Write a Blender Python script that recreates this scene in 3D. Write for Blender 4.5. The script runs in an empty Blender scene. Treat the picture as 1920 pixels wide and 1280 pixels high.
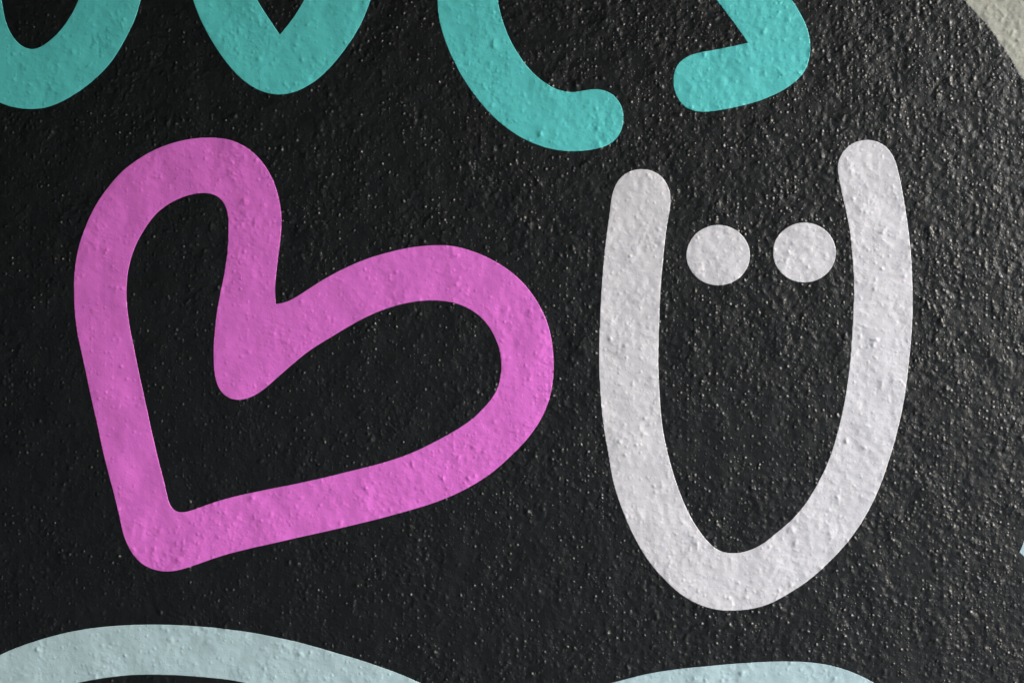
import bpy, math
import numpy as np

# ------------------------------------------------------------------ frame
# One "unit" u is 0.5 mm on the wall: the photographed patch is 1920 x 1280 units
# (0.96 m x 0.64 m).  The wall stands in the XZ plane and faces -Y.
S = 0.0005
ZC = 1.30                      # height of the picture's centre above the ground
scene = bpy.context.scene

# ------------------------------------------------------------------ camera
cam_d = bpy.data.cameras.new('camera')
cam = bpy.data.objects.new('camera', cam_d)
scene.collection.objects.link(cam)
cam_d.sensor_width = 36.0
cam_d.lens = 50.0
cam.location = (0.0, -0.96 * 50.0 / 36.0, ZC)
cam.rotation_euler = (math.pi / 2, 0, 0)
cam_d.clip_start = 0.01
cam_d.clip_end = 500.0
scene.camera = cam

# ------------------------------------------------------------------ sky and sun
SUN_EL, SUN_ROT = math.radians(25), math.radians(114)
world = bpy.data.worlds.new('World')
scene.world = world
world.use_nodes = True
wn, wl = world.node_tree.nodes, world.node_tree.links
sky = wn.new('ShaderNodeTexSky')
sky.sky_type = 'NISHITA'
sky.sun_disc = False
sky.sun_elevation = SUN_EL
sky.sun_rotation = SUN_ROT
sky.dust_density = 0.9
wl.new(sky.outputs[0], wn['Background'].inputs['Color'])
wn['Background'].inputs['Strength'].default_value = 0.15

sun_d = bpy.data.lights.new('sun', 'SUN')
sun_d.energy = 0.5
sun_d.angle = math.radians(26)
sun_d.color = (1.0, 0.99, 0.98)
sun = bpy.data.objects.new('sun', sun_d)
scene.collection.objects.link(sun)
from mathutils import Vector
sd = Vector((math.cos(SUN_EL) * math.sin(SUN_ROT), math.cos(SUN_EL) * math.cos(SUN_ROT), math.sin(SUN_EL)))
sun.rotation_euler = sd.to_track_quat('Z', 'Y').to_euler()
sun.location = sd * 5

scene.view_settings.view_transform = 'Standard'
scene.view_settings.look = 'None'
scene.view_settings.exposure = 2.0
scene.view_settings.gamma = 1.0

# ------------------------------------------------------------------ materials
def paint(name, col, rough, spec=0.5, mottle=0.05, grain=0.25, coat=0.0, specks=0.3, dust=0.0):
    """Paint film: flat colour with slight unevenness, satin gloss, microscopic grain."""
    m = bpy.data.materials.new(name)
    m.use_nodes = True
    nt = m.node_tree
    n, l = nt.nodes, nt.links
    b = n['Principled BSDF']
    tc = n.new('ShaderNodeTexCoord')
    nz = n.new('ShaderNodeTexNoise'); nz.inputs['Scale'].default_value = 26; nz.inputs['Detail'].default_value = 5
    l.new(tc.outputs['Object'], nz.inputs['Vector'])
    mr = n.new('ShaderNodeMapRange'); mr.inputs['From Min'].default_value = 0.3; mr.inputs['From Max'].default_value = 0.7
    mr.inputs['To Min'].default_value = 1 - mottle; mr.inputs['To Max'].default_value = 1 + mottle
    l.new(nz.outputs['Fac'], mr.inputs['Value'])
    mx = n.new('ShaderNodeVectorMath'); mx.operation = 'SCALE'
    mx.inputs[0].default_value = col
    l.new(mr.outputs['Result'], mx.inputs['Scale'])
    last = mx.outputs[0]
    if dust > 0:                                  # pale dust specks caught in the film
        vd = n.new('ShaderNodeTexNoise'); vd.inputs['Scale'].default_value = 520; vd.inputs['Detail'].default_value = 2
        l.new(tc.outputs['Object'], vd.inputs['Vector'])
        dr = n.new('ShaderNodeMapRange'); dr.inputs['From Min'].default_value = 0.66; dr.inputs['From Max'].default_value = 0.76
        dr.inputs['To Max'].default_value = dust
        l.new(vd.outputs['Fac'], dr.inputs['Value'])
        mm = n.new('ShaderNodeMix'); mm.data_type = 'RGBA'
        mm.inputs['B'].default_value = (0.30, 0.27, 0.23, 1)
        l.new(dr.outputs['Result'], mm.inputs['Factor'])
        l.new(last, mm.inputs['A'])
        last = mm.outputs['Result']
    l.new(last, b.inputs['Base Color'])
    rz = n.new('ShaderNodeTexNoise'); rz.inputs['Scale'].default_value = 60; rz.inputs['Detail'].default_value = 4
    l.new(tc.outputs['Object'], rz.inputs['Vector'])
    rr = n.new('ShaderNodeMapRange'); rr.inputs['To Min'].default_value = rough - 0.08; rr.inputs['To Max'].default_value = rough + 0.08
    l.new(rz.outputs['Fac'], rr.inputs['Value'])
    l.new(rr.outputs['Result'], b.inputs['Roughness'])
    b.inputs['Specular IOR Level'].default_value = spec
    fz = n.new('ShaderNodeTexNoise'); fz.inputs['Scale'].default_value = 900; fz.inputs['Detail'].default_value = 3
    l.new(tc.outputs['Object'], fz.inputs['Vector'])
    bp = n.new('ShaderNodeBump'); bp.inputs['Strength'].default_value = grain; bp.inputs['Distance'].default_value = 0.0006
    l.new(fz.outputs['Fac'], bp.inputs['Height'])
    # specks of grit too small for the mesh: little domes of random height, in drifts
    sp = n.new('ShaderNodeSeparateXYZ'); l.new(tc.outputs['Object'], sp.inputs[0])
    cb = n.new('ShaderNodeCombineXYZ'); l.new(sp.outputs['X'], cb.inputs['X']); l.new(sp.outputs['Z'], cb.inputs['Y'])
    ms = n.new('ShaderNodeTexNoise'); ms.inputs['Scale'].default_value = 22; ms.inputs['Detail'].default_value = 3
    l.new(tc.outputs['Object'], ms.inputs['Vector'])
    mk = n.new('ShaderNodeMapRange'); mk.inputs['From Min'].default_value = 0.30; mk.inputs['From Max'].default_value = 0.62
    mk.inputs['To Min'].default_value = 0.35
    l.new(ms.outputs['Fac'], mk.inputs['Value'])
    prev = bp
    for sc, rad, dist in ((150, 0.36, 0.0012), (300, 0.40, 0.0005)):
        vo = n.new('ShaderNodeTexVoronoi'); vo.voronoi_dimensions = '2D'; vo.inputs['Scale'].default_value = sc
        l.new(cb.outputs[0], vo.inputs['Vector'])
        dm = n.new('ShaderNodeMapRange'); dm.interpolation_type = 'SMOOTHSTEP'
        dm.inputs['From Min'].default_value = rad; dm.inputs['From Max'].default_value = 0.0
        l.new(vo.outputs['Distance'], dm.inputs['Value'])
        sx = n.new('ShaderNodeSeparateColor'); l.new(vo.outputs['Color'], sx.inputs[0])
        pw = n.new('ShaderNodeMath'); pw.operation = 'POWER'; pw.inputs[1].default_value = 2.5
        l.new(sx.outputs[0], pw.inputs[0])
        m1 = n.new('ShaderNodeMath'); m1.operation = 'MULTIPLY'; l.new(dm.outputs['Result'], m1.inputs[0]); l.new(pw.outputs[0], m1.inputs[1])
        m2 = n.new('ShaderNodeMath'); m2.operation = 'MULTIPLY'; l.new(m1.outputs[0], m2.inputs[0]); l.new(mk.outputs['Result'], m2.inputs[1])
        b2 = n.new('ShaderNodeBump'); b2.inputs['Strength'].default_value = specks; b2.inputs['Distance'].default_value = dist
        l.new(m2.outputs[0], b2.inputs['Height']); l.new(prev.outputs['Normal'], b2.inputs['Normal'])
        prev = b2
    l.new(prev.outputs['Normal'], b.inputs['Normal'])
    if coat:
        b.inputs['Coat Weight'].default_value = coat
        b.inputs['Coat Roughness'].default_value = 0.17
        l.new(prev.outputs['Normal'], b.inputs['Coat Normal'])
    return m

M_BLACK = paint('black_paint', (0.0024, 0.0036, 0.0045), 0.40, 0.5, 0.2, 0.3, 0.22, 0.85)
M_PINK = paint('pink_paint', (0.71, 0.165, 0.67), 0.45, 0.4, 0.03, 0.12)
M_TEAL = paint('teal_paint', (0.10, 0.59, 0.61), 0.45, 0.4, 0.03, 0.12)
M_WHITE = paint('white_paint', (0.63, 0.64, 0.705), 0.5, 0.4, 0.02, 0.12)
M_PALE = paint('pale_blue_paint', (0.41, 0.57, 0.63), 0.5, 0.4, 0.03, 0.12)
M_SAGE = paint('sage_wall_paint', (0.39, 0.405, 0.365), 0.7, 0.2, 0.03, 0.1, 0.0, 0.15)

# ------------------------------------------------------------------ relief of the wall (height in u)
STEP = 1.7
NX, NY = 1408, 972             # periodic height tile, about 2394 x 1652 u
rng = np.random.default_rng(7)
fx = np.fft.fftfreq(NX, STEP)[None, :]
fy = np.fft.fftfreq(NY, STEP)[:, None]

def band(lam, width=0.45, ang=0.0, stretch=1.0):
    """Band-limited noise of wavelength lam (u), unit deviation, optionally stretched along ang."""
    c, s = math.cos(ang), math.sin(ang)
    a = (fx * c + fy * s) * stretch
    b = (-fx * s + fy * c) / stretch
    k = np.sqrt(a * a + b * b) + 1e-9
    filt = np.exp(-0.5 * (np.log(k * lam) / width) ** 2)
    f = np.fft.fft2(rng.standard_normal((NY, NX)))
    o = np.real(np.fft.ifft2(f * filt))
    return o / o.std()

def smooth(a, lo, hi):
    t = np.clip((a - lo) / (hi - lo), 0, 1)
    return t * t * (3 - 2 * t)

PX = (np.arange(NX) * STEP - 240)[None, :]       # picture coordinates of the tile's samples
PY = (np.arange(NY) * STEP - 200)[:, None]
right = smooth(PX + 0 * PY, 350, 1500)           # plaster is rougher to the right
rough = 0.25 + 0.75 * smooth(0.8 * band(230, 0.5) + 0.6 * band(90, 0.4) + 2.0 * (right - 0.4), -1.6, 1.5)
def dip(cx, cy, rx, ry, ang=0.0):
    c, s = math.cos(ang), math.sin(ang)
    u = ((PX - cx) * c + (PY - cy) * s) / rx
    v = (-(PX - cx) * s + (PY - cy) * c) / ry
    return np.exp(-(u * u + v * v))
rough *= 1 - 0.9 * dip(1390, 840, 170, 80, -0.2)
rough *= 1 - 0.7 * dip(740, 660, 160, 90, -0.4)
rough *= 1 - 0.8 * dip(200, 700, 170, 260)
rough *= 1 - 0.7 * dip(390, 680, 90, 200)

peel = band(11, 0.38)
peel_d = band(12, 0.38, math.radians(-35), 1.6)   # trowel drag, rising to the right
mixd = right * 0.75
p1 = peel * (1 - mixd) + peel_d * mixd
H = 0.30 * np.maximum(p1 + 0.4, 0) ** 1.3 * rough
H += 0.09 * band(5.6, 0.25) * rough ** 1.2
H += 0.03 * band(8, 0.4) * (1 - rough)
H += 0.30 * band(26, 0.4) * (0.35 + 0.65 * rough)
H += 0.5 * band(120, 0.5)

# grit: single grains and clumps trapped under the paint
dens = 0.25 + rough
dens = dens / dens.max()
cl = smooth(band(60, 0.5), -0.2, 1.6)
n_g = 0
W = 9
gx, gy = np.meshgrid(np.arange(-W, W + 1), np.arange(-W, W + 1))
tries = rng.random((110000, 7))
for t in tries:
    x = t[0] * NX; y = t[1] * NY
    ix, iy = int(x), int(y)
    if t[2] > dens[iy % NY, ix % NX] * (0.3 + 0.7 * cl[iy % NY, ix % NX]):
        continue
    r = (1.45 + 1.3 * t[3] ** 3) / STEP
    big = t[4] ** 14
    r *= 1 + 0.7 * big
    h = 0.12 + 0.62 * t[4] ** 3 + 1.5 * big
    e = 0.75 + 0.5 * t[5]
    a = t[6] * math.pi
    c, s = math.cos(a), math.sin(a)
    dx, dy = gx - (x - ix), gy - (y - iy)
    u = (dx * c + dy * s) / (r * e); v = (-dx * s + dy * c) * e / r
    q = h * np.exp(-(u * u + v * v) * 0.75)
    rows = (iy + np.arange(-W, W + 1)) % NY
    cols = (ix + np.arange(-W, W + 1)) % NX
    H[np.ix_(rows, cols)] += q
    n_g += 1
H -= H.mean()
H *= 0.95

def height(x, y):
    """Bilinear sample of the relief at picture coordinates, tiled."""
    u = (x + 240) / STEP; v = (y + 200) / STEP
    i0 = np.floor(u).astype(int); j0 = np.floor(v).astype(int)
    fu = u - i0; fv = v - j0
    i1 = (i0 + 1) % NX; j1 = (j0 + 1) % NY; i0 = i0 % NX; j0 = j0 % NY
    return ((H[j0, i0] * (1 - fu) + H[j0, i1] * fu) * (1 - fv) + (H[j1, i0] * (1 - fu) + H[j1, i1] * fu) * fv)

# ------------------------------------------------------------------ the wall's grid: fine in view, coarser beyond
def axis(lo, hi, mn, mx):
    fine = np.arange(lo, hi + 0.01, STEP)
    def grow(start, sign, end):
        out, d, p = [], STEP, start
        while (p - end) * sign < 0:
            d = min(d * 1.10, 12.0 if abs(p - start) < 700 else 60.0)
            p += sign * d
            out.append(p)
        return out
    a = grow(fine[0], -1, mn)[::-1]
    b = grow(fine[-1], 1, mx)
    return np.concatenate([a, fine, b])
XS = axis(-30, 1950, -3200, 5200)
YS = axis(-30, 1311, -2200, 640 + ZC / S - 1)
GX, GY = np.meshgrid(XS, YS)
GH = height(GX, GY)
# the colour coats bridge the finest grain: their own, slightly softened relief, never under the black
H_plain = H
H = np.real(np.fft.ifft2(np.fft.fft2(H) * np.exp(-2 * (math.pi * 4.5) ** 2 * (fx ** 2 + fy ** 2))))
GS = height(GX, GY)
H = H_plain
d_ = 0.5 * GH + 0.5 * GS - (GH - 0.4)
GC = GH - 0.4 + 0.5 * (d_ + np.sqrt(d_ * d_ + 0.04))
NXG, NYG = len(XS), len(YS)

# ------------------------------------------------------------------ outlines -> film meshes lying on the relief
def spline(pts, closed=True, n=8):
    """Centripetal-like Catmull-Rom through pts; a point given as (x, y, 1) stays a sharp corner."""
    P = [np.array(p[:2], float) for p in pts]
    sharp = [len(p) > 2 for p in pts]
    N = len(P)
    out = []
    for i in range(N):
        p1, p2 = P[i], P[(i + 1) % N]
        d = np.linalg.norm(p2 - p1)
        def tan(j, pa, pb, pc):
            da = np.linalg.norm(pb - pa) + 1e-9; dc = np.linalg.norm(pc - pb) + 1e-9
            return ((pb - pa) / da * dc + (pc - pb) / dc * da) / (da + dc)
        t1 = (p2 - p1) / d if sharp[i] else tan(i, P[i - 1], p1, p2)
        t2 = (p2 - p1) / d if sharp[(i + 1) % N] else tan(i + 1, p1, p2, P[(i + 2) % N])
        for k in range(n):
            t = k / n
            h00 = 2 * t**3 - 3 * t**2 + 1; h10 = t**3 - 2 * t**2 + t
            h01 = -2 * t**3 + 3 * t**2; h11 = t**3 - t**2
            out.append(h00 * p1 + h10 * d * t1 + h01 * p2 + h11 * d * t2)
    # even out the hand-read points: resample each run between sharp corners and smooth it along its length
    out = np.array(out)
    cuts = [i * n for i in range(N) if sharp[i]]
    def resample(Q):
        d = np.concatenate([[0], np.cumsum(np.hypot(*np.diff(Q, axis=0).T))])
        m = max(int(d[-1] / 2.5), 4)
        t = np.linspace(0, d[-1], m + 1)
        return np.stack([np.interp(t, d, Q[:, 0]), np.interp(t, d, Q[:, 1])], -1)
    ker = np.exp(-0.5 * (np.arange(-12, 13) * 2.5 / 9.5) ** 2); ker /= ker.sum()
    res = []
    if not cuts:
        Q = resample(np.concatenate([out, out[:1]]))[:-1]
        R = np.concatenate([Q[-12:], Q, Q[:12]])
        return np.stack([np.convolve(R[:, 0], ker, 'valid'), np.convolve(R[:, 1], ker, 'valid')], -1)
    out = np.roll(out, -cuts[0], axis=0); cuts = [c - cuts[0] for c in cuts] + [len(out)]
    out = np.concatenate([out, out[:1]])
    for a, b in zip(cuts[:-1], cuts[1:]):
        Q = resample(out[a:b + 1])
        k = min(12, len(Q) - 1)
        head = 2 * Q[0] - Q[k:0:-1]; tail = 2 * Q[-1] - Q[-2:-k - 2:-1]
        kk = np.exp(-0.5 * (np.arange(-k, k + 1) * 2.5 / 9.5) ** 2); kk /= kk.sum()
        R = np.concatenate([head, Q, tail])
        sm = np.stack([np.convolve(R[:, 0], kk, 'valid'), np.convolve(R[:, 1], kk, 'valid')], -1)
        res.append(sm[:-1])
    return np.concatenate(res)

def signed_field(loops, j0, j1, i0, i1):
    """Positive inside. Exact distance near the outline, large elsewhere."""
    xs, ys = XS[i0:i1], YS[j0:j1]
    dist = np.full((len(ys), len(xs)), 1e3)
    inside = np.zeros((len(ys), len(xs)), bool)
    for L in loops:
        A = L; B = np.roll(L, -1, axis=0)
        for r, y in enumerate(ys):
            c = (A[:, 1] > y) != (B[:, 1] > y)
            if c.any():
                xc = A[c, 0] + (y - A[c, 1]) / (B[c, 1] - A[c, 1]) * (B[c, 0] - A[c, 0])
                xc.sort()
                inside[r] ^= (np.searchsorted(xc, xs) % 2 == 1)
        for a, b in zip(A, B):
            pad = 5.0
            xa, xb = min(a[0], b[0]), max(a[0], b[0]); ya, yb = min(a[1], b[1]), max(a[1], b[1])
            if xa > -60 and xb < 1980 and ya > -60 and yb < 1340: pad = 4.0
            else: pad = 26.0
            k0, k1 = np.searchsorted(xs, xa - pad), np.searchsorted(xs, xb + pad)
            r0, r1 = np.searchsorted(ys, ya - pad), np.searchsorted(ys, yb + pad)
            if k1 <= k0 or r1 <= r0: continue
            X = xs[None, k0:k1]; Y = ys[r0:r1, None]
            e = b - a; q = e @ e + 1e-12
            t = np.clip(((X - a[0]) * e[0] + (Y - a[1]) * e[1]) / q, 0, 1)
            dd = np.hypot(X - a[0] - t * e[0], Y - a[1] - t * e[1])
            dist[r0:r1, k0:k1] = np.minimum(dist[r0:r1, k0:k1], dd)
    f = np.where(inside, dist, -dist)
    f[np.abs(f) < 1e-4] = 1e-4
    return f

def to_world(x, y, h):
    return np.stack([(x - 960) * S, -h * S, (640 - y) * S + ZC], axis=-1)

def link(name, verts, faces_q, faces_n, mat, parent=None):
    me = bpy.data.meshes.new(name)
    nq = len(faces_q)
    loops = np.concatenate([np.asarray(faces_q, np.int32).ravel(), np.array([v for f in faces_n for v in f], np.int32)]) if len(faces_n) else np.asarray(faces_q, np.int32).ravel()
    tot = np.concatenate([np.full(nq, 4, np.int32), np.array([len(f) for f in faces_n], np.int32)])
    start = np.concatenate([[0], np.cumsum(tot)[:-1]]).astype(np.int32)
    me.vertices.add(len(verts)); me.vertices.foreach_set('co', np.asarray(verts, np.float32).ravel())
    me.loops.add(len(loops)); me.loops.foreach_set('vertex_index', loops)
    me.polygons.add(len(tot)); me.polygons.foreach_set('loop_start', start); me.polygons.foreach_set('loop_total', tot)
    me.update(calc_edges=True)
    me.validate()
    me.polygons.foreach_set('use_smooth', np.ones(len(me.polygons), bool))
    me.materials.append(mat)
    o = bpy.data.objects.new(name, me)
    scene.collection.objects.link(o)
    if parent: o.parent = parent
    return o

def film(name, loops, lift, mat, parent=None, base=0.0, origin=None, invert=False, bounds=None, relief=None):
    """A painted film of thickness lift-base bounded by the loops, following the wall's relief."""
    allp = np.concatenate(loops)
    if bounds is None:
        bounds = (allp[:, 0].min(), allp[:, 1].min(), allp[:, 0].max(), allp[:, 1].max())
    i0 = max(np.searchsorted(XS, bounds[0]) - 2, 0); i1 = min(np.searchsorted(XS, bounds[2]) + 2, NXG)
    j0 = max(np.searchsorted(YS, bounds[1]) - 2, 0); j1 = min(np.searchsorted(YS, bounds[3]) + 2, NYG)
    f = signed_field(loops, j0, j1, i0, i1)
    if invert: f = -f
    gx, gy, gh = GX[j0:j1, i0:i1], GY[j0:j1, i0:i1], (GH if relief is None else relief)[j0:j1, i0:i1]
    ins = f > 0
    h_, w_ = f.shape
    cnt = ins[:-1, :-1].astype(int) + ins[1:, :-1] + ins[:-1, 1:] + ins[1:, 1:]
    idx = np.full(f.shape, -1, np.int64)
    need = ins
    idx[need] = np.arange(need.sum())
    V = [np.stack([gx[need], gy[need], gh[need]], -1)]
    full = np.argwhere(cnt == 4)
    r, c = full[:, 0], full[:, 1]
    Q = np.stack([idx[r, c], idx[r + 1, c], idx[r + 1, c + 1], idx[r, c + 1]], -1)   # faces -Y
    nv = int(need.sum())
    extra, emap = [], {}
    polys, rim = [], []
    def ev(ra, ca, rb, cb):
        nonlocal nv
        key = (ra, ca, rb, cb) if (ra, ca) < (rb, cb) else (rb, cb, ra, ca)
        if key in emap: return emap[key]
        ra, ca, rb, cb = key
        fa, fb = f[ra, ca], f[rb, cb]
        t = fa / (fa - fb)
        extra.append((gx[ra, ca] * (1 - t) + gx[rb, cb] * t, gy[ra, ca] * (1 - t) + gy[rb, cb] * t, gh[ra, ca] * (1 - t) + gh[rb, cb] * t))
        emap[key] = nv; nv += 1
        return emap[key]
    for r, c in np.argwhere((cnt > 0) & (cnt < 4)):
        cs = [(r, c), (r + 1, c), (r + 1, c + 1), (r, c + 1)]
        poly, kind = [], []
        for k in range(4):
            a, b = cs[k], cs[(k + 1) % 4]
            if ins[a]: poly.append(int(idx[a])); kind.append(0)
            if ins[a] != ins[b]: poly.append(ev(*a, *b)); kind.append(1)
        polys.append(poly)
        n = len(poly)
        for k in range(n):
            if kind[k] == 1 and kind[(k + 1) % n] == 1: rim.append((poly[k], poly[(k + 1) % n]))
    top = np.concatenate(V + ([np.array(extra)] if extra else []))
    nt = len(top)
    # rim: the cut edge of the film, down to the layer below
    rv = sorted({v for e in rim for v in e}); rmap = {v: nt + k for k, v in enumerate(rv)}
    verts = to_world(top[:, 0], top[:, 1], top[:, 2] + lift)
    if rv:
        low = top[rv]
        verts = np.concatenate([verts, to_world(low[:, 0], low[:, 1], low[:, 2] + base - 0.2)])
    side = [(b, a, rmap[a], rmap[b]) for a, b in rim]
    if origin is None:
        m = allp.mean(0); origin = to_world(np.array(m[0]), np.array(m[1]), np.array(0.0))
    o = link(name, verts - origin, Q, polys + side, mat, None)
    o.location = origin
    if parent:
        o.parent = parent; o.location = Vector(origin) - parent.location
    return o

def tag(o, label, cat, group=None):
    o['label'] = label; o['category'] = cat
    if group: o['group'] = group
    return o

# ------------------------------------------------------------------ outlines (u, y down)
black_edge = [(-2300, -900), (-1500, -1350), (-300, -1500), (700, -1150), (1300, -560), (1640, -165), (1740, -66), (1807, 0), (1847, 43), (1882, 90), (1920, 152),
              (1965, 240), (2010, 370), (2040, 540), (2060, 800), (2090, 1150), (2120, 1600), (1800, 2050), (900, 2350),
              (-500, 2350), (-1800, 2100), (-2500, 1200), (-2600, 0)]
heart_out = [(160,427),(178,388),(200,355),(233,318),(262,297),(290,281),(319,270),(350,262),(393,258),(430,262),(460,275),(487,298),(510,333),(523,373),(528,407),
             (527,435),(523,470),(518,510),(515.5,540),(517,570,1),(528,569),(541,565),(563,552),(600,528),(640,506),(683,487),(733,472),(773,463.5),(810,460),(847,461),(883,470),
             (923,487),(960,511),(987,537),(1010,570),(1027,607),(1036,650),(1038,694),(1032,740),(1017,780),(993,817),(958,854),(927,882),(890,907),
             (840,932),(740,964),(640,989),(533,1013),(467,1028),(417,1041),(373,1056),(340,1067),(313,1071),(290,1068),(267,1057),(247,1036),(233,1006),
             (224,968),(210,911),(195,854),(182,794),(167,727),(152,657),(143,610),(139,567),(139,520),(146,470)]
heart_in = [(273,427),(293,400),(320,380),(350,367),(377,362),(397,363),(413,371),(423,386),(428,407),(428,427),(427,467),(421,510),(413,550),(406,590),(402,627),(400,667),
            (402,699),(409,726),(423,743),(443,750),(467,746),(490,733),(517,710),(547,684),(583,655),(617,634),(640,620),(673,601),(707,585),(740,573.5),(773,566),(803,563),(833,564),
            (860,570),(887,583),(910,603),(927,630),(937,657),(940,684),(937,714),(927,740),(910,761),(887,784),(853,807),(813,829),(783,844),(758,854),
            (640,887),(567,904),(483,921),(433,932),(393,944),(360,956),(339,961),(325,957),(317,941),(310,911),(295,854),(277,774),(263,710),(250,647),
            (240,590),(237,550),(239,514),(247,480),(257,454)]
u_shape = [(1203,317),(1178,322),(1158,339),(1148,363),(1143,400),(1139,427),(1133,477),(1128,537),(1124.5,610),(1123,677),(1125,727),(1130,787),(1141,854),
           (1150,904),(1165,951),(1187,1002),(1213,1047),(1246,1086),(1280,1116),(1307,1131),(1337,1141),(1373,1144),(1407,1141),(1440,1132),(1473,1115),
           (1513,1089),(1547,1060),(1580,1026),(1610,987),(1633,947),(1653,902),(1669,854),(1683,804),(1694,754),(1702,694),(1708.5,627),(1711,554),(1708,487),(1702.5,427),
           (1693,367),(1685,327),(1678,301),(1667,280),(1648,266.5),(1625,262),(1599,268),(1579,286),(1569.5,310),(1572,333),(1578,360),(1586,397),(1593,435),
           (1598,480),(1601,527),(1600,577),(1597,637),(1592,694),(1583,754),(1573,800),(1557,854),(1543,887),(1527,917),(1507,948),(1480,978),(1453,1001),
           (1427,1021),(1400,1033),(1373,1037),(1350,1033),(1330,1018),(1310,993),(1293,965),(1280,937),(1265,896),(1253,854),(1242,800),(1237,747),
           (1234,680),(1235.5,614),(1238,544),(1243,487),(1249.5,427),(1256,390),(1257.5,368),(1250,343),(1232,324)]
def ellipse(cx, cy, rx, ry, n=48):
    a = np.arange(n) * 2 * math.pi / n
    return np.stack([cx + rx * np.cos(a), cy + ry * np.sin(a)], -1)
o_out = [(57,205),(86,202),(118,190),(160,163),(200,127),(233,78),(253,37),(264,0),(276,-80),(265,-190),(225,-290),(150,-365),(50,-390),(-30,-365),(-95,-280),(-125,-170),
         (-128,-60),(-110,30),(-75,115),(-35,170),(0,193),(28,202)]
o_in = [(60,94),(87,82),(113,58),(133,30),(148,0),(162,-80),(155,-170),(125,-240),(80,-275),(35,-262),(0,-200),(-14,-120),(-8,-50),(3,0),(9,35),(20,63),(39,86)]
v_shape = [(520,178),(553,173),(587,155),(620,126),(645,95),(667,63),(683,32),(695,0),(725,-110),(748,-220),(752,-265),(735,-300),(700,-312),(665,-298),(648,-262),
           (630,-160),(600,-60),(571,0),(548,37),(525,66,1),(500,29),(482,0),(452,-70),(425,-170),(408,-260),(395,-296),(362,-312),(326,-300),(308,-262),(314,-200),(335,-90),
           (362,0),(373,30),(393,70),(419,110),(447,143),(482,168)]
e_shape = [(820,0),(822,30),(832,69),(847,107),(867,145),(893,183),(927,221),(967,252),(1005,271),(1040,281),(1077,284),(1115,280),(1145,270),(1162,252),(1169,227),
           (1165,198),(1150,178),(1123,167.5),(1100,169),(1077,173.5),(1057,172),(1033,163),(1000,138),(973,104),(953,68),(941,35),(933,0),(934,-50),(950,-75),
           (1010,-90),(1080,-130),(1120,-200),(1118,-290),(1070,-355),(985,-375),(905,-330),(850,-240),(823,-130),(818,-60)]
s_shape = [(1485,0),(1500,25),(1513,53),(1519,80),(1517.5,110),(1510,132),(1493,152),(1467,170),(1430,187),(1380,201),(1343,208),(1310,210),(1285,202),(1268,181),(1262,150),
           (1267,126),(1280,111),(1300,102),(1340,94),(1373,87.5),(1402,81,1),(1380,49),(1343,0),(1290,-70),(1262,-140),(1265,-215),(1310,-280),(1385,-322),(1450,-330),(1488,-308),
           (1497,-268),(1475,-232),(1425,-212),(1382,-185),(1372,-150),(1390,-110),(1430,-65)]
c_out = [(0,1227),(30,1214),(67,1201),(117,1187),(167,1177.5),(233,1171.5),(290,1170),(367,1173),(450,1182),(533,1197),(640,1226),(707,1247),(787,1279),(880,1330),(950,1400),
         (965,1450),(945,1490),(900,1503),(850,1480),(790,1430),(700,1375),(600,1325),(530,1298),(460,1279),(417,1272),(360,1266.5),(290,1263.5),(233,1265.5),(187,1271),(143,1280),(60,1310),(0,1360),
         (-50,1430),(-75,1520),(-100,1560),(-145,1570),(-180,1540),(-180,1480),(-140,1370),(-70,1275)]
r_out = [(1140,1281),(1175,1272),(1207,1264),(1280,1252.5),(1347,1246),(1413,1241),(1480,1239),(1520,1241),(1563,1248),(1600,1260),(1640,1280),(1700,1330),(1740,1400),(1750,1480),
         (1720,1520),(1675,1515),(1645,1470),(1620,1410),(1580,1365),(1510,1340),(1430,1338),(1330,1348),(1220,1372),(1130,1400),(1060,1405),(1040,1360),(1070,1310)]
k_shape = [(1911,1034.5,1),(1920,1014),(1945,950),(1985,935,1),(2030,1010),(2025,1110,1),(1970,1092),(1935,1058),(1920,1043)]

print('quads about', NXG*NYG)
T = 0.45       # film thickness in u
print('relief grains', n_g, 'grid', NXG, NYG)

black_loop = spline(black_edge)
# --- the wall itself: bare sage plaster wherever the black shape does not cover it
inner = [black_loop + 0]
wall = film('wall', [black_loop], 0.0, M_SAGE, None, base=-8, origin=np.array([0.0, 0.0, 0.0]), invert=True,
            bounds=(XS[0], YS[0], XS[-1], YS[-1]))
tag(wall, 'rough sage plaster wall, bare in the top right corner beyond the black shape', 'wall')

black = film('painted_background', [black_loop], T, M_BLACK, None)
tag(black, 'big black glossy painted shape with curved edge behind heart and letters', 'painted background')

heart = film('heart', [spline(heart_out), spline(heart_in)], 1.0, M_PINK, None, base=T - 0.6, relief=GC)
tag(heart, 'thick pink hand-drawn heart outline tilted on the black paint, left of the white smiling U', 'heart')

er = bpy.data.objects.new('smiling_letter', None)
scene.collection.objects.link(er)
er.location = to_world(np.array(1420.0), np.array(700.0), np.array(0.0))
er.empty_display_size = 0.05
tag(er, 'tall white letter U with two round eye dots between its arms, on black paint', 'letter')
film('stroke', [spline(u_shape)], 1.0, M_WHITE, er, base=T - 0.6, relief=GC)
film('dot', [ellipse(1346.5, 478.5, 59.5, 56.5)], 1.0, M_WHITE, er, base=T - 0.6, relief=GC)
film('dot', [ellipse(1508.0, 473.5, 59.0, 56.0)], 1.0, M_WHITE, er, base=T - 0.6, relief=GC)

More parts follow.
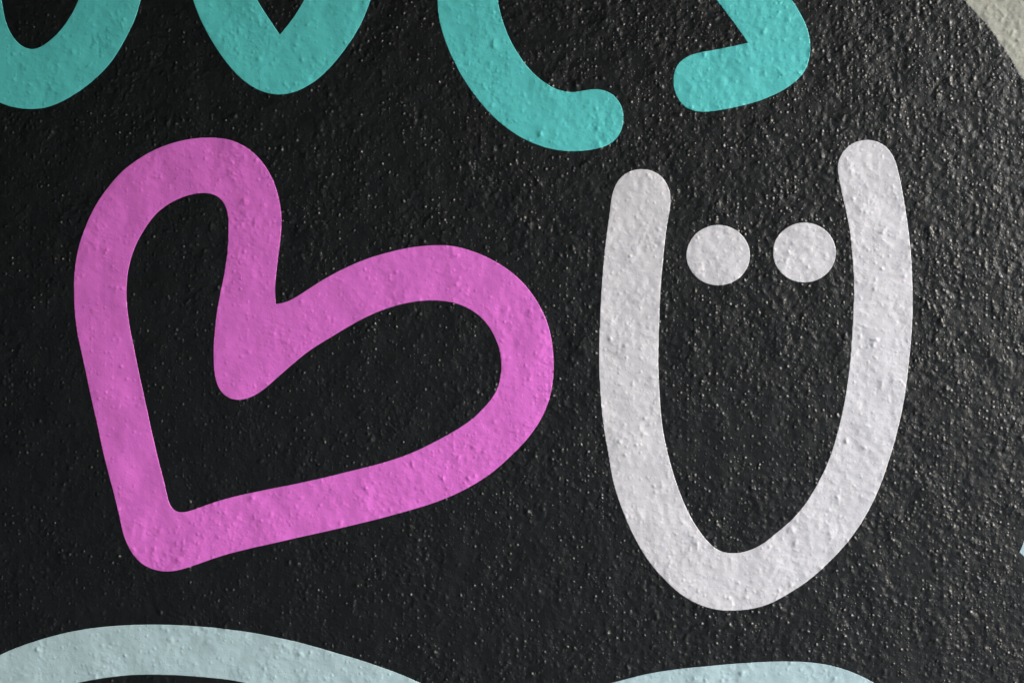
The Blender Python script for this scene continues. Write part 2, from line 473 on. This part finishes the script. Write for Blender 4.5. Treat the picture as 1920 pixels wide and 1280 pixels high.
G1 = 'teal letters along the top of the black shape'
tag(film('letter', [spline(o_out), spline(o_in)], 1.0, M_TEAL, None, base=T - 0.6, relief=GC),
    'teal letter O cut by the top left corner, rounded bottom above the heart', 'letter', G1)
tag(film('letter', [spline(v_shape)], 1.0, M_TEAL, None, base=T - 0.6, relief=GC),
    'teal letter V with sharp inner notch, between the O and the hooked letter', 'letter', G1)
tag(film('letter', [spline(e_shape)], 1.0, M_TEAL, None, base=T - 0.6, relief=GC),
    'teal hooked letter E with rounded end above the left arm of the white U', 'letter', G1)
tag(film('letter', [spline(s_shape)], 1.0, M_TEAL, None, base=T - 0.6, relief=GC),
    'teal letter S with round tail end and sharp inner corner, above the two eye dots', 'letter', G1)
G2 = 'pale blue strokes at the edges of the black shape'
tag(film('painted_stroke', [spline(c_out)], 1.0, M_PALE, None, base=T - 0.6, relief=GC),
    'long pale blue arched stroke along the bottom edge below the pink heart', 'painted stroke', G2)
tag(film('painted_stroke', [spline(r_out)], 1.0, M_PALE, None, base=T - 0.6, relief=GC),
    'low pale blue hump at the bottom edge below the white U', 'painted stroke', G2)
tag(film('painted_stroke', [spline(k_shape)], 1.0, M_PALE, None, base=T - 0.6, relief=GC),
    'tiny pale blue pointed tip at the right edge, lower right of the white U', 'painted stroke', G2)

# --- ground in front of the wall
gm = bpy.data.materials.new('paving_concrete'); gm.use_nodes = True
gn, gl = gm.node_tree.nodes, gm.node_tree.links
gt = gn.new('ShaderNodeTexNoise'); gt.inputs['Scale'].default_value = 3; gt.inputs['Detail'].default_value = 8
gc = gn.new('ShaderNodeValToRGB')
gc.color_ramp.elements[0].color = (0.34, 0.335, 0.325, 1); gc.color_ramp.elements[1].color = (0.46, 0.455, 0.44, 1)
tcg = gn.new('ShaderNodeTexCoord'); gl.new(tcg.outputs['Object'], gt.inputs['Vector'])
gl.new(gt.outputs['Fac'], gc.inputs['Fac']); gl.new(gc.outputs['Color'], gn['Principled BSDF'].inputs['Base Color'])
gn['Principled BSDF'].inputs['Roughness'].default_value = 0.85
g = link('ground', np.array([(-60, -60, 0), (60, -60, 0), (60, 0.5, 0), (-60, 0.5, 0)], float), np.array([[0, 1, 2, 3]]), [], gm)
g['kind'] = 'structure'

# --- an added covered passage, never in view, open to the daylight on the right;
# its far side, closed end and top shade the wall and reflect in the black
def slab(name, lo, hi, mat):
    x0, y0, z0 = lo; x1, y1, z1 = hi
    v = np.array([(x0,y0,z0),(x1,y0,z0),(x1,y1,z0),(x0,y1,z0),(x0,y0,z1),(x1,y0,z1),(x1,y1,z1),(x0,y1,z1)], float)
    q = np.array([(0,3,2,1),(4,5,6,7),(0,1,5,4),(1,2,6,5),(2,3,7,6),(3,0,4,7)])
    o = link(name, v, q, [], mat)
    o.data.polygons.foreach_set('use_smooth', np.zeros(6, bool))
    o['kind'] = 'structure'
    return o
M_DARK = paint('added_side_dark', (0.03, 0.03, 0.028), 0.7, 0.2, 0.2, 0.3)
M_GREY = paint('added_far_grey', (0.42, 0.44, 0.46), 0.7, 0.2, 0.2, 0.3)
M_BROWN = paint('added_top_brown', (0.05, 0.03, 0.018), 0.6, 0.3, 0.25, 0.3)
X_OPEN, Z_ROOF, Y_FAR = 1.45, 2.3, -2.2
slab('added_side_wall', (-2.7, Y_FAR + 0.002, 0.0), (-2.5, -0.006, Z_ROOF - 0.002), M_DARK)  # unseen slab, added to keep light off the left
slab('added_far_wall', (-2.7, Y_FAR - 0.2, 0.0), (1.9, Y_FAR, Z_ROOF - 0.002), M_GREY)  # unseen slab, added to limit frontal light and reflect in the black
slab('added_roof', (-2.7, -5.0, Z_ROOF), (X_OPEN, -0.006, Z_ROOF + 0.1), M_BROWN)  # unseen slab, added to block light from above
